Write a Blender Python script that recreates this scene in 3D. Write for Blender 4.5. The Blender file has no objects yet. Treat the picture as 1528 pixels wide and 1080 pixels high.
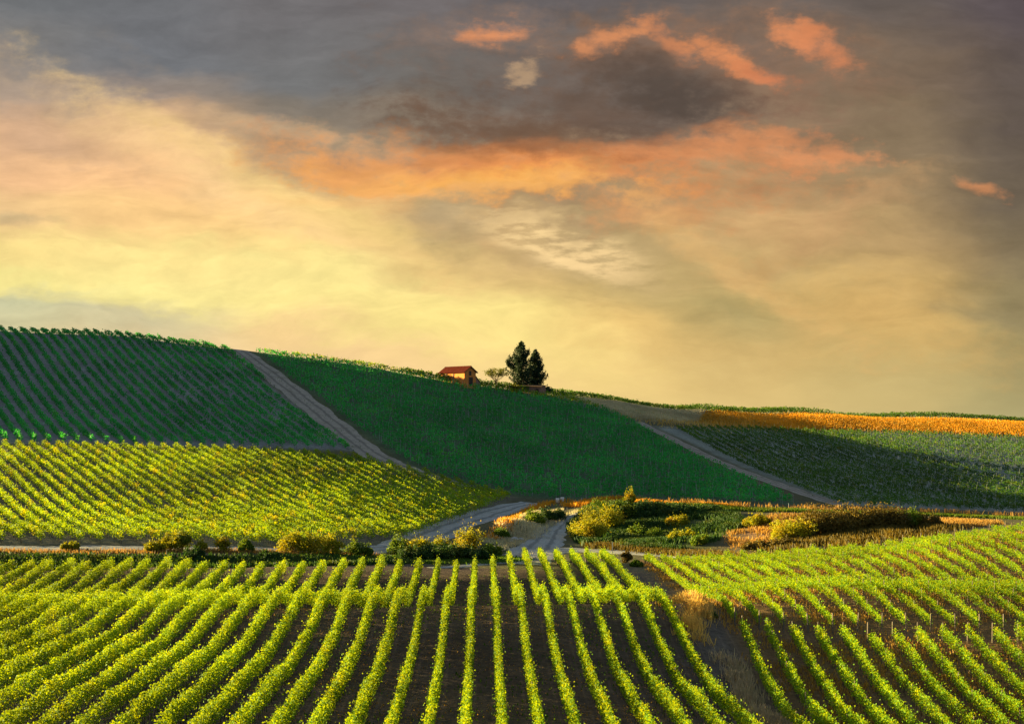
import bpy, math, random
import numpy as np
PI = math.pi
rng = np.random.default_rng(11)
random.seed(5)
scene = bpy.context.scene
COL = scene.collection

# ------------------------------------------------------------------ camera
F = 2122.0            # focal length in photograph pixels (50 mm on 36 mm over 1528 px)
CX, HY = 764.0, 640.0 # image column of the view axis, image row of eye level
cam_d = bpy.data.cameras.new('camera'); cam = bpy.data.objects.new('camera', cam_d); COL.objects.link(cam)
cam.location = (0, 0, 0); cam.rotation_euler = (math.radians(90), 0, 0)
cam_d.sensor_width = 36; cam_d.lens = 36 * F / 1528
cam_d.shift_y = (HY - 540) / 1528.0
cam_d.clip_start = 0.5; cam_d.clip_end = 20000
scene.camera = cam

# ------------------------------------------------------------------ exposure, sun
EXPO = 2.2
scene.view_settings.view_transform = 'Standard'; scene.view_settings.look = 'None'
scene.view_settings.gamma = 1; scene.view_settings.exposure = EXPO
SUN_AZ = math.radians(73)      # to the left of the view axis
SUN_EL = math.radians(10.5)
sd = bpy.data.lights.new('sun', 'SUN'); sd.energy = 5.0; sd.angle = math.radians(0.6); sd.color = (1.0, 0.79, 0.33)
sun = bpy.data.objects.new('sun', sd); COL.objects.link(sun)
from mathutils import Vector
sv = Vector((-math.sin(SUN_AZ) * math.cos(SUN_EL), math.cos(SUN_AZ) * math.cos(SUN_EL), math.sin(SUN_EL)))
sun.rotation_euler = sv.to_track_quat('Z', 'Y').to_euler(); sun.location = (-80, 60, 60)

# ------------------------------------------------------------------ node helpers
def lin(c):
    f = lambda v: (v / 255 / 12.92) if v / 255 <= 0.04045 else ((v / 255 + 0.055) / 1.055) ** 2.4
    return (f(c[0]), f(c[1]), f(c[2]), 1.0)
class NT:
    def __init__(s, tree): s.t = tree; s.n = tree.nodes; s.l = tree.links
    def put(s, sock, v):
        if v is None: return
        if isinstance(v, bpy.types.NodeSocket): s.l.new(v, sock)
        else: sock.default_value = v
    def math(s, op, a, b=None, c=None, clamp=False):
        n = s.n.new('ShaderNodeMath'); n.operation = op; n.use_clamp = clamp
        s.put(n.inputs[0], a); s.put(n.inputs[1], b); s.put(n.inputs[2], c); return n.outputs[0]
    def mix(s, f, a, b):
        n = s.n.new('ShaderNodeMix'); n.data_type = 'RGBA'; n.clamp_factor = True
        s.put(n.inputs[0], f); s.put(n.inputs[6], a); s.put(n.inputs[7], b); return n.outputs[2]
    def mul(s, a, b):
        n = s.n.new('ShaderNodeMix'); n.data_type = 'RGBA'; n.blend_type = 'MULTIPLY'; n.inputs[0].default_value = 1
        s.put(n.inputs[6], a); s.put(n.inputs[7], b); return n.outputs[2]
    def noise(s, vec, scale, detail=3, rough=0.55, dist=0.0):
        n = s.n.new('ShaderNodeTexNoise'); s.put(n.inputs['Vector'], vec); n.inputs['Scale'].default_value = scale
        n.inputs['Detail'].default_value = detail; n.inputs['Roughness'].default_value = rough; n.inputs['Distortion'].default_value = dist
        return n
    def rng(s, v, a, b, c=0.0, d=1.0, smooth=True):
        n = s.n.new('ShaderNodeMapRange'); n.interpolation_type = 'SMOOTHSTEP' if smooth else 'LINEAR'
        s.put(n.inputs[0], v); n.inputs[1].default_value = a; n.inputs[2].default_value = b
        n.inputs[3].default_value = c; n.inputs[4].default_value = d; return n.outputs[0]
    def vmath(s, op, a, b=None):
        n = s.n.new('ShaderNodeVectorMath'); n.operation = op; s.put(n.inputs[0], a); s.put(n.inputs[1], b); return n
    def mapping(s, vec, loc=(0, 0, 0), rot=0.0, scale=(1, 1, 1), typ='POINT'):
        n = s.n.new('ShaderNodeMapping'); n.vector_type = typ; s.put(n.inputs[0], vec)
        n.inputs[1].default_value = loc; n.inputs[2].default_value = (0, 0, rot); n.inputs[3].default_value = scale
        return n.outputs[0]
    def ramp(s, fac, stops):
        n = s.n.new('ShaderNodeValToRGB'); s.put(n.inputs[0], fac); n.color_ramp.interpolation = 'EASE'
        e = n.color_ramp.elements
        e[0].position, e[0].color = stops[0][0], stops[0][1]
        e[1].position, e[1].color = stops[-1][0], stops[-1][1]
        for p, c in stops[1:-1]:
            k = e.new(p); k.color = c
        return n.outputs[0]

# ------------------------------------------------------------------ world: evening sky with lit clouds, by direction
def build_world():
    w = bpy.data.worlds.new('World'); scene.world = w; w.use_nodes = True
    g = NT(w.node_tree); g.n.clear()
    out = g.n.new('ShaderNodeOutputWorld'); bg = g.n.new('ShaderNodeBackground'); g.l.new(bg.outputs[0], out.inputs[0])
    tc = g.n.new('ShaderNodeTexCoord'); sep = g.n.new('ShaderNodeSeparateXYZ'); g.l.new(tc.outputs['Generated'], sep.inputs[0])
    x, y, z = sep.outputs
    ym = g.math('MAXIMUM', y, 0.22)
    u = g.math('MULTIPLY', g.math('DIVIDE', x, ym), F / 1000)      # azimuth, 1 = 1000 photo px
    v = g.math('MULTIPLY', g.math('DIVIDE', z, ym), F / 1000)      # height above eye level
    comb = g.n.new('ShaderNodeCombineXYZ'); g.l.new(u, comb.inputs[0]); g.l.new(v, comb.inputs[1])
    P0 = comb.outputs[0]
    # warp
    st = g.mapping(P0, rot=math.radians(14), scale=(1.0, 2.4, 1))
    n1 = g.noise(st, 2.6, 5, 0.55); n2 = g.noise(st, 9.0, 5, 0.6)
    def sub(sock, k):
        a = g.vmath('SUBTRACT', sock, (0.5, 0.5, 0.5)).outputs[0]; s = g.vmath('SCALE', a); s.inputs[3].default_value = k
        return s.outputs[0]
    P1 = g.vmath('ADD', P0, sub(n1.outputs['Color'], 0.15)).outputs[0]
    P = g.vmath('ADD', P1, sub(n2.outputs['Color'], 0.06)).outputs[0]
    # base: colour ramps over height at several azimuths
    ss = g.n.new('ShaderNodeSeparateXYZ'); g.l.new(P, ss.inputs[0])
    fac = g.math('DIVIDE', g.math('ADD', ss.outputs[1], 0.1), 0.75, clamp=True)  # v -0.1..0.65
    def st_(lst): return sorted([((((HY - py) / 1000) + 0.1) / 0.75, lin(c)) for py, c in lst], key=lambda q: q[0])
    cols = [
        (0,   [(0, (112,114,116)), (60, (128,126,124)), (120, (172,152,134)), (190, (222,178,138)), (260, (242,192,142)), (330, (238,198,140)), (385, (252,222,142)), (420, (252,236,150)), (440, (205,202,160)), (480, (212,205,160)), (560, (230,205,150))]),
        (220, [(0, (112,113,116)), (80, (116,118,122)), (120, (152,138,128)), (170, (218,178,136)), (260, (252,200,142)), (330, (254,208,140)), (400, (255,228,146)), (435, (255,240,154)), (460, (214,202,158)), (520, (228,205,156))]),
        (440, [(0, (114,111,112)), (110, (120,120,120)), (165, (132,122,110)), (200, (160,140,114)), (250, (196,164,122)), (300, (250,205,135)), (360, (255,216,140)), (440, (255,236,148)), (485, (248,212,146)), (540, (244,206,150))]),
        (680, [(0, (112,106,106)), (110, (112,106,100)), (180, (140,124,106)), (230, (165,138,105)), (300, (196,162,112)), (370, (208,172,118)), (430, (240,198,128)), (480, (255,234,142)), (530, (252,216,146)), (600, (248,210,150))]),
        (900, [(0, (98,92,92)), (60, (116,104,96)), (150, (112,98,86)), (230, (160,128,96)), (300, (170,142,104)), (370, (186,160,112)), (440, (196,170,112)), (500, (238,200,124)), (560, (238,204,132)), (620, (232,200,132))]),
        (1130,[(0, (108,99,94)), (80, (124,104,90)), (180, (146,120,95)), (250, (176,142,102)), (330, (208,168,114)), (400, (200,170,112)), (460, (184,162,104)), (520, (208,176,112)), (600, (222,192,124))]),
        (1330,[(0, (104,94,88)), (120, (124,105,87)), (200, (138,118,92)), (260, (158,133,98)), (350, (188,156,106)), (430, (204,170,108)), (500, (204,174,109)), (600, (206,182,120))]),
        (1528,[(0, (92,82,84)), (140, (100,88,80)), (260, (110,97,81)), (360, (130,114,87)), (440, (150,134,95)), (520, (164,148,100)), (640, (180,168,116))]),
    ]
    cur = None; prev = None
    for px, st in cols:
        c = g.ramp(fac, st_(st)); U = (px - CX) / 1000
        cur = c if cur is None else g.mix(g.rng(ss.outputs[0], prev, U), cur, c)
        prev = U
    # clouds: (px, py, half width, half height, tilt deg, colour, strength, raggedness, warp)
    tn = g.noise(g.mapping(P0, rot=math.radians(10), scale=(1.0, 1.9, 1)), 11.0, 7, 0.62).outputs['Fac']
    tw = g.noise(g.mapping(P0, rot=math.radians(10), scale=(1.0, 1.5, 1)), 34.0, 5, 0.6).outputs['Fac']
    tf = g.noise(g.mapping(P0, rot=math.radians(-16), scale=(1.0, 3.6, 1)), 17.0, 6, 0.6).outputs['Fac']
    OR, OR2, OB, DK, DK2, WS = (240,160,92), (255,178,84), (205,118,66), (94,81,72), (120,97,78), (222,190,140)
    blobs = [
        (300, 262, 250, 34, -32, (255,214,152), .6, .5, 0), (60, 190, 160, 26, -24, (206,168,134), .5, .6, 0), (330, 235, 260, 22, -30, (255,216,146), .5, .6, 0), (520, 215, 150, 24, -14, (158,140,120), .6, .6, 0), (420, 190, 230, 16, -9, (214,178,136), .6, .8, 1), (300, 118, 130, 20, -25, (150,138,126), .5, .8, 1),
        (20, 342, 80, 9, -3, (196,172,128), .7, .6, 1), (90, 440, 170, 10, -5, (250,232,150), .4, .6, 1),
        (560, 345, 300, 34, -24, (255,222,138), .45, .5, 0),
        (660, 320, 60, 60, -40, (176,155,118), .75, .5, 0), (745, 410, 110, 40, -20, (204,176,120), .6, .5, 0), (400, 425, 400, 40, -5, (255,234,152), .7, .3, 0), (640, 478, 230, 42, -10, (255,232,146), .75, .3, 0), (810, 525, 190, 50, -14, (255,226,140), .55, .3, 0), (830, 300, 190, 30, -6, (168,142,110), .7, .6, 0),
        # dark masses behind the orange cloud
        (905, 130, 260, 95, -8, (112,98,90), .8, .7, 0), (990, 108, 150, 48, -18, DK, .95, .7, 0), (770, 195, 170, 52, -8, (116,97,84), .9, .8, 0), (820, 215, 150, 40, -5, DK2, .8, .9, 0),
        (770, 250, 340, 40, -4, (230,150,92), .75, .7, 0), (530, 244, 80, 28, -4, OR, .95, .8, 0), (640, 268, 160, 26, -5, OR2, .95, .7, 0), (760, 262, 190, 34, -3, (240,152,84), .85, .8, 0), (720, 280, 190, 18, -3, (255,184,92), .9, .7, 0), (1000, 228, 130, 30, 8, (224,142,88), .8, .9, 0),
        (800, 232, 120, 20, -8, (150,98,66), .7, 1.0, 0), 
        (790, 192, 150, 30, -8, (116,90,72), .85, .9, 0), (900, 170, 110, 30, -20, (104,84,72), .7, .9, 0), (670, 240, 60, 12, -10, (214,132,78), .7, 1, 0),
        (1130, 205, 120, 26, -6, (220,148,98), .75, .9, 0), (1210, 222, 80, 24, -4, (224,148,98), .75, .9, 0), (1080, 232, 180, 20, 0, (216,146,96), .55, .9, 0),
        (960, 322, 100, 24, -6, (222,158,100), .75, .9, 0), (640, 295, 220, 14, 2, (250,190,120), .5, .6, 0),
        # soft halos round the lit crests, and the dark body under them
        (715, 42, 120, 30, 10, (150,124,108), .6, .8, 1), (930, 62, 150, 34, 0, (150,116,94), .6, .8, 1), (1100, 110, 130, 34, -26, (152,114,88), .65, .8, 1), (1220, 90, 100, 44, -30, (154,118,92), .6, .8, 1), 
        (985, 112, 120, 36, -16, (88,76,68), .8, .9, 0), (870, 140, 120, 34, -8, (112,92,78), .6, 1.0, 0), (560, 250, 140, 44, -6, (226,170,112), .45, .8, 0),
        # lit crests
        (728, 38, 44, 15, 10, (228,148,98), .85, 1.0, 1), (775, 88, 22, 12, 30, (188,156,122), .8, 1.2, 0), (905, 60, 55, 14, 4, (228,150,100), .82, 1.1, 1), (952, 50, 30, 11, 20, (226,148,98), .75, 1.1, 1), (1008, 66, 46, 10, -34, (206,134,92), .8, 1.1, 1), (1085, 95, 48, 15, -26, (230,146,94), .82, 1.1, 1), (1120, 118, 44, 12, -24, (222,138,90), .75, 1.1, 1), (1140, 122, 40, 10, -20, (206,126,86), .8, .8, 1),
        (1190, 68, 36, 18, -20, (228,146,96), .82, 1.0, 1), (1222, 88, 46, 22, -30, (222,138,92), .75, 1.0, 1), (1470, 265, 30, 11, -10, (204,138,92), .85, 1.1, 1), 
        # streaks and veils, lower centre and right
        (1090, 405, 200, 22, -34, (226,182,118), .65, .7, 1), (1270, 300, 120, 30, 24, (200,156,108), .55, .9, 1), (1180, 370, 110, 22, 20, (206,164,112), .5, .9, 1),
        (1290, 470, 190, 60, -14, (220,178,108), .7, .5, 0), (1090, 485, 90, 38, -12, (170,156,106), .75, .4, 0), (1470, 470, 110, 14, -4, (158,142,102), .6, .7, 1), 
        (940, 470, 260, 40, -12, (236,196,120), .4, .4, 0), 
    ]
    for (bx, by, rx, ry, tilt, c, stn, rag, wp) in blobs:
        m = g.mapping(P1 if wp else P, loc=((bx - CX) / 1000, (HY - by) / 1000, 0), rot=math.radians(tilt), scale=(rx / 1000 * 1.25, ry / 1000 * 1.25, 1), typ='TEXTURE')
        d = g.vmath('LENGTH', m).outputs['Value']
        dd = g.math('ADD', d, g.math('MULTIPLY', g.math('SUBTRACT', tn, 0.5), rag * 1.9))
        dd = g.math('ADD', dd, g.math('MULTIPLY', g.math('SUBTRACT', tw, 0.5), rag * 1.9))
        k = g.rng(dd, 1.28, -0.05, 0.0, stn)
        cur = g.mix(k, cur, lin(c))
    # the feathered white wedge of high cloud: sharp lower edge, combed upper side
    m = g.mapping(P1, loc=((840 - CX) / 1000, (HY - 366) / 1000, 0), rot=math.radians(-15), scale=(0.175, 0.040, 1), typ='TEXTURE')
    d = g.vmath('LENGTH', m).outputs['Value']
    k = g.math('MULTIPLY', g.rng(d, 1.15, 0.3, 0, 1), g.rng(tf, 0.38, 0.58, 0.25, 1.0))
    cur = g.mix(k, cur, lin((250, 214, 152)))
    # fine texture over it all
    t3 = g.noise(g.mapping(P1, rot=math.radians(24), scale=(1.0, 4.2, 1)), 7.0, 8, 0.6, .6).outputs['Fac']
    t4 = g.noise(g.mapping(P1, rot=math.radians(-24), scale=(1.0, 3.0, 1)), 12.0, 7, 0.62, .4).outputs['Fac']
    v1 = g.rng(t3, 0.3, 0.7, 0.90, 1.08, smooth=False); v2 = g.rng(t4, 0.3, 0.7, 0.93, 1.07, smooth=False); var = g.rng(tn, 0.3, 0.7, 0.93, 1.07, smooth=False)
    vv = g.math('MULTIPLY', g.math('MULTIPLY', v1, v2), var); fd = g.rng(v, 0.02, 0.22, 0.25, 1.0); vv = g.math('ADD', 1.0, g.math('MULTIPLY', g.math('SUBTRACT', vv, 1.0), fd)); cc = g.n.new('ShaderNodeCombineColor')
    for i in range(3): g.l.new(vv, cc.inputs[i])
    cur = g.mul(cur, cc.outputs[0])
    # the rest of the vault: clear evening sky, behind and overhead
    sky = g.n.new('ShaderNodeTexSky'); sky.sky_type = 'NISHITA'; sky.sun_disc = False
    sky.sun_elevation = SUN_EL; sky.sun_rotation = -SUN_AZ; sky.dust_density = 1.0; sky.ozone_density = 1.6
    sk = g.mul(sky.outputs[0], (0.15, 0.15, 0.155, 1))
    front = g.math('MULTIPLY', g.rng(y, 0.25, 0.75), g.rng(z, 0.62, 0.34))
    haze_col = g.mix(0.45, sk, lin((158, 176, 194)))
    cur = g.mix(front, haze_col, cur)
    g.l.new(cur, bg.inputs[0]); bg.inputs[1].default_value = 2 ** -EXPO
build_world()

# ------------------------------------------------------------------ terrain
def W(px, py, Y): return ((px - CX) / F * Y, Y, -(py - HY) / F * Y)
ctrl = []
def column(px, lst):
    for py, Y in lst: ctrl.append(W(px, py, Y))
column(0,   [(1073,100),(1007,114),(962,129),(914,150),(918,158),(908,165),(858,184),(836,196),(822,205),(811,213),(768,247),(738,266),(700,293),(668,323),(600,368),(552,398),(520,418),(496,440)])
column(190, [(1078,100),(1018,114),(966,130),(910,150),(917,158),(907,165),(858,184),(838,196),(823,206),(811,215),(768,250),(738,270),(702,297),(668,326),(604,370),(556,402),(525,424),(502,446)])
column(360, [(1084,100),(970,130),(908,150),(916,158),(907,165),(859,186),(840,197),(825,206),(813,217),(768,255),(736,277),(702,303),(674,329),(610,373),(565,403),(538,424),(523,440)])
column(540, [(1090,100),(972,130),(905,151),(916,158),(908,165),(853,192),(838,205),(820,222),(802,235),(765,266),(730,297),(690,328),(645,360),(600,394),(566,425),(546,448)])
column(680, [(1092,100),(973,130),(904,152),(914,158.5),(907,166),(851,200),(838,215),(822,232),(800,252),(765,285),(738,307),(700,334),(660,363),(620,398),(588,430),(572,452)])
column(764, [(1092,100),(973,130),(903,152),(913,158.5),(906,166),(850,204),(836,224),(818,244),(800,262),(770,291),(745,316),(705,345),(665,374),(625,410),(598,438),(583,458)])
column(900, [(1090,101),(973,131),(900,153),(909,159.5),(903,167),(850,208),(837,228),(820,250),(800,266),(772,286),(745,315),(710,345),(670,382),(632,425),(610,455),(598,478)])
column(1050,[(1085,104),(975,134),(908,153),(892,172),(858,200),(838,228),(822,244),(800,258),(772,278),(756,300),(748,316),(715,352),(680,396),(645,448),(625,482),(612,510)])
column(1200,[(1088,112),(955,142),(882,166),(882,176),(860,190),(840,208),(830,222),(815,240),(795,256),(776,272),(763,294),(754,318),(728,350),(694,400),(660,450),(640,492),(617,545)])
column(1370,[(1090,115),(952,143),(886,164),(885,174),(848,190),(817,210),(813,224),(800,240),(786,262),(776,284),(768,302),(758,326),(734,358),(700,408),(664,462),(644,505),(623,565)])
column(1528,[(1095,115),(955,143),(890,162),(886,172),(840,188),(798,208),(795,222),(788,240),(782,262),(778,284),(774,302),(764,330),(742,362),(708,414),(672,470),(650,512),(631,575)])
# outside the frame, behind the ridges, around the edges
column(-45, [(492,440),(500,470),(515,500),(530,440+110)])
column(-160,[(1073,100),(914,150),(858,184),(822,205),(811,213),(768,247),(735,270),(700,295),(664,325),(596,368),(548,398),(514,420),(490,442)])
ctrl += [(x, y, z + .0377 * y) for x, y, z in [(-100,472,5),(-45,490,-4),(10,500,-9),(60,520,-15),(120,560,-18),(180,620,-24),
         (-80,540,-8),(0,560,-16),(90,600,-24),(200,700,-38),(-100,640,-30),(50,700,-36),
         (-230,300,-30),(-200,250,-28),(-160,180,-28),(-140,110,-25),(-300,300,-34),(-300,180,-30),(-210,330,-16),
         (-60,60,-24.5),(0,60,-24.5),(60,62,-28),(110,110,-30),(150,180,-27),(190,260,-28),(230,330,-30),(290,430,-28),(330,560,-26),
         (0,10,-26),(-100,20,-26),(100,20,-30),(-150,-60,-30),(150,-60,-32),(0,-60,-28),(-330,560,-30),(330,200,-34),(330,700,-38)]]
# unseen hill added out of view on the left, shaped to shade the slopes
ctrl += [(-200,362,10),(-206,382,30),(-210,400,40),(-213,440,51),(-215,470,48),(-215,502,44),(-225,560,38),(-225,620,14),(-300,420,20),(-280,480,36),(-280,360,2)]
C = np.array(ctrl)
def tps_fit(C, lam):
    n = len(C); p = C[:, :2] / 100.0
    d2 = ((p[:, None] - p[None]) ** 2).sum(2)
    K = np.where(d2 > 0, 0.5 * d2 * np.log(np.maximum(d2, 1e-12)), 0) + lam * np.eye(n)
    Pm = np.hstack([np.ones((n, 1)), p]); A = np.zeros((n + 3, n + 3)); A[:n, :n] = K; A[:n, n:] = Pm; A[n:, :n] = Pm.T
    s = np.linalg.solve(A, np.concatenate([C[:, 2], np.zeros(3)])); return p, s[:n], s[n:]
TP, TW, TA = tps_fit(C, 0.0006)
def tps_eval(X, Y):
    q = np.stack([X, Y], -1).reshape(-1, 2) / 100.0; out = np.empty(len(q))
    for i in range(0, len(q), 20000):
        a = q[i:i + 20000]; d2 = ((a[:, None] - TP[None]) ** 2).sum(2)
        out[i:i + 20000] = (np.where(d2 > 0, 0.5 * d2 * np.log(np.maximum(d2, 1e-12)), 0)) @ TW + TA[0] + a @ TA[1:]
    return out.reshape(X.shape)
# local mounds: (px, py, Y, radius across, radius along, height, tilt)
MOUNDS = [(1036, 0, 150, 1.9, 5.5, 1.25, 0), (925, 762, 292, 9.5, 9, 2.0, 0), (870, 775, 283, 5, 6, 1.0, 0), (1035, 765, 292, 8, 5, 0.9, 0), (795, 770, 284, 3.2, 9, 1.6, -0.5), (755, 786, 268, 4.5, 8, 2.0, -0.5),
          (1150, 795, 262, 6, 5, 0.8, 0), (990, 800, 264, 12, 6, -0.9, 0), (1120, 815, 246, 14, 4.5, -0.6, 0)]
def bumps(X, Y):
    z = np.zeros_like(X)
    for px, py, D, ra, rb, h, t in MOUNDS:
        cx = (px - CX) / F * D; dx = X - cx; dy = Y - D
        a = dx * math.cos(t) + dy * math.sin(t); b = -dx * math.sin(t) + dy * math.cos(t)
        z += h * np.exp(-(a / ra) ** 2 - (b / rb) ** 2)
    # drop of the ditch between the near vineyard and the road on the left
    edge = np.interp(X, [-120, -60, -30, -12], [193, 193, 200, 214]); k = np.clip((-10 - X) / 12, 0, 1)
    z -= 1.0 * k * np.exp(-((Y - edge) / 3.2) ** 2)
    # uneven ground
    z += np.where(Y < 300, 1, .25) * (0.09 * np.sin(X * .31 + Y * .17) * np.sin(Y * .23 - X * .11) + 0.04 * np.sin(X * .9 + 1.3 * np.sin(Y * .3)) * np.sin(Y * .63 + np.sin(X * .21)))
    return z
def axis(a, b, step, lo, hi):
    core = np.arange(a, b + step * .5, step); out_r = []; s = step; v = core[-1]
    while v < hi: s *= 1.35; v += s; out_r.append(v)
    out_l = []; s = step; v = core[0]
    while v > lo: s *= 1.35; v -= s; out_l.append(v)
    return np.array(out_l[::-1] + list(core) + out_r)
GX = axis(-240, 240, 1.6, -9000, 9000); GY = axis(70, 600, 1.6, -5000, 12000)
MX, MY = np.meshgrid(GX, GY)
cxm, cym = np.clip(MX, -320, 340), np.clip(MY, -60, 700)
Zg = tps_eval(cxm, cym)
dist = np.hypot(MX - cxm, MY - cym)
Zg = Zg * np.exp(-dist / 400) + (-45) * (1 - np.exp(-dist / 400)) + np.where(dist > 0, 0, bumps(MX, MY))
def H(X, Y):
    X = np.asarray(X, float); Y = np.asarray(Y, float)
    i = np.clip(np.searchsorted(GX, X) - 1, 0, len(GX) - 2); j = np.clip(np.searchsorted(GY, Y) - 1, 0, len(GY) - 2)
    a = np.clip((X - GX[i]) / (GX[i + 1] - GX[i]), 0, 1); b = np.clip((Y - GY[j]) / (GY[j + 1] - GY[j]), 0, 1)
    return (Zg[j, i] * (1 - a) + Zg[j, i + 1] * a) * (1 - b) + (Zg[j + 1, i] * (1 - a) + Zg[j + 1, i + 1] * a) * b
def ground(px, py, y0=88.0, y1=640.0):
    """first point of the terrain seen through a place in the photograph -> (X, Y)"""
    Y = np.arange(y0, y1, 0.5); X = (px - CX) / F * Y; h = H(X, Y); r = -(py - HY) / F * Y
    k = np.nonzero(h >= r)[0]
    if len(k) == 0: k = [int(np.argmax((h - r) / Y))]
    return float(X[k[0]]), float(Y[k[0]])
def at(px, Y):
    X = (px - CX) / F * Y; return X, Y, float(H(X, Y))

# ------------------------------------------------------------------ mesh helpers
def tag(o, label=None, cat=None, group=None, kind=None):
    if label: o['label'] = label
    if cat: o['category'] = cat
    if group: o['group'] = group
    if kind: o['kind'] = kind
    return o
def empty(name, loc, rz=0.0):
    o = bpy.data.objects.new(name, None); COL.objects.link(o); o.location = loc; o.rotation_euler = (0, 0, rz); o.empty_display_size = .5; return o
def mesh_np(name, verts, faces, mat, parent=None, smooth=False):
    """verts (n,3), faces (m,k) with one k"""
    me = bpy.data.meshes.new(name); verts = np.asarray(verts, np.float32); faces = np.asarray(faces, np.int32); m, k = faces.shape
    me.vertices.add(len(verts)); me.vertices.foreach_set('co', verts.ravel())
    me.loops.add(m * k); me.loops.foreach_set('vertex_index', faces.ravel())
    me.polygons.add(m); me.polygons.foreach_set('loop_start', np.arange(0, m * k, k, dtype=np.int32)); me.polygons.foreach_set('loop_total', np.full(m, k, np.int32))
    if smooth: me.polygons.foreach_set('use_smooth', np.ones(m, bool))
    me.update(calc_edges=True); me.materials.append(mat)
    o = bpy.data.objects.new(name, me); COL.objects.link(o)
    if parent is not None: o.parent = parent
    return o
class MB:
    def __init__(s): s.v = []; s.f = []
    def add(s, vs, fs):
        b = len(s.v); s.v += [tuple(p) for p in vs]; s.f += [tuple(b + i for i in q) for q in fs]
    def box(s, c, d, rz=0.0):
        cx, cy, cz = c; hx, hy, hz = d[0] / 2, d[1] / 2, d[2] / 2; cs, sn = math.cos(rz), math.sin(rz); vs = []
        for z in (-hz, hz):
            for x, y in ((-hx, -hy), (hx, -hy), (hx, hy), (-hx, hy)): vs.append((cx + x * cs - y * sn, cy + x * sn + y * cs, cz + z))
        s.add(vs, [(3, 2, 1, 0), (4, 5, 6, 7), (0, 1, 5, 4), (1, 2, 6, 5), (2, 3, 7, 6), (3, 0, 4, 7)])
    def tube(s, pts, rad, n=7, cap=True):
        pts = [Vector(p) for p in pts]; rings = []
        for i, p in enumerate(pts):
            t = (pts[min(i + 1, len(pts) - 1)] - pts[max(i - 1, 0)]).normalized()
            a = t.cross(Vector((0.3, 0.95, 0.1))).normalized(); b = t.cross(a); r = rad[i]
            rings.append([p + a * (r * math.cos(2 * PI * k / n)) + b * (r * math.sin(2 * PI * k / n)) for k in range(n)])
        vs = [q for r in rings for q in r]; fs = []
        for i in range(len(pts) - 1):
            for k in range(n): fs.append((i * n + k, i * n + (k + 1) % n, (i + 1) * n + (k + 1) % n, (i + 1) * n + k))
        if cap: fs.append(tuple(range(n))[::-1]); fs.append(tuple((len(pts) - 1) * n + k for k in range(n)))
        s.add(vs, fs)
    def build(s, name, mat, parent=None, smooth=False):
        me = bpy.data.meshes.new(name); me.from_pydata(s.v, [], s.f); me.update(); me.materials.append(mat)
        if smooth:
            for p in me.polygons: p.use_smooth = True
        o = bpy.data.objects.new(name, me); COL.objects.link(o)
        if parent is not None: o.parent = parent
        return o
def unit(n):
    v = rng.normal(size=(n, 3)); return v / np.linalg.norm(v, axis=1, keepdims=True)
def leaf_quads(P, size, up=0.0):
    """one small folded leaf-shaped face per point"""
    n = len(P); N = unit(n); N[:, 2] = N[:, 2] + up; N /= np.linalg.norm(N, axis=1, keepdims=True)
    A = np.cross(N, unit(n)); A /= np.maximum(np.linalg.norm(A, axis=1, keepdims=True), 1e-6); B = np.cross(N, A)
    s = np.asarray(size).reshape(-1, 1)
    V = np.empty((n, 4, 3)); V[:, 0] = P + A * s * .62; V[:, 1] = P + B * s * .45 + N * s * .1 + A * s * .12; V[:, 2] = P - A * s * .5; V[:, 3] = P - B * s * .45 + N * s * .1 + A * s * .12
    return V.reshape(-1, 3), np.arange(n * 4).reshape(n, 4)

# ------------------------------------------------------------------ materials
def mat_new(name):
    m = bpy.data.materials.new(name); m.use_nodes = True; g = NT(m.node_tree); g.n.clear()
    out = g.n.new('ShaderNodeOutputMaterial'); return m, g, out
def leaf_mat(name, c1, c2, c3, trans=0.45, scale=2.2, tcol=None):
    m, g, out = mat_new(name)
    geo = g.n.new('ShaderNodeNewGeometry'); pos = geo.outputs['Position']
    a = g.noise(pos, scale, 2).outputs['Fac']; b = g.noise(pos, scale * .13, 3).outputs['Fac']
    col = g.mix(g.rng(a, .38, .62), c1, c2); col = g.mix(g.rng(b, .5, .72, 0, .8), col, c3)
    big = g.noise(pos, .045, 4, .6).outputs['Fac']; kb = g.rng(big, .35, .65, .74, 1.26, smooth=False); cb = g.n.new('ShaderNodeCombineColor')
    for i_ in range(3): g.l.new(kb, cb.inputs[i_])
    col = g.mul(col, cb.outputs[0])
    d = g.n.new('ShaderNodeBsdfPrincipled'); g.put(d.inputs['Base Color'], col); d.inputs['Roughness'].default_value = .62
    d.inputs['Specular IOR Level'].default_value = .22
    t = g.n.new('ShaderNodeBsdfTranslucent')
    tc = g.mul(col, tcol or (1.5, 1.25, .5, 1)); g.put(t.inputs[0], tc)
    mx = g.n.new('ShaderNodeMixShader'); mx.inputs[0].default_value = trans; g.l.new(d.outputs[0], mx.inputs[1]); g.l.new(t.outputs[0], mx.inputs[2]); g.l.new(mx.outputs[0], out.inputs[0])
    return m
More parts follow.
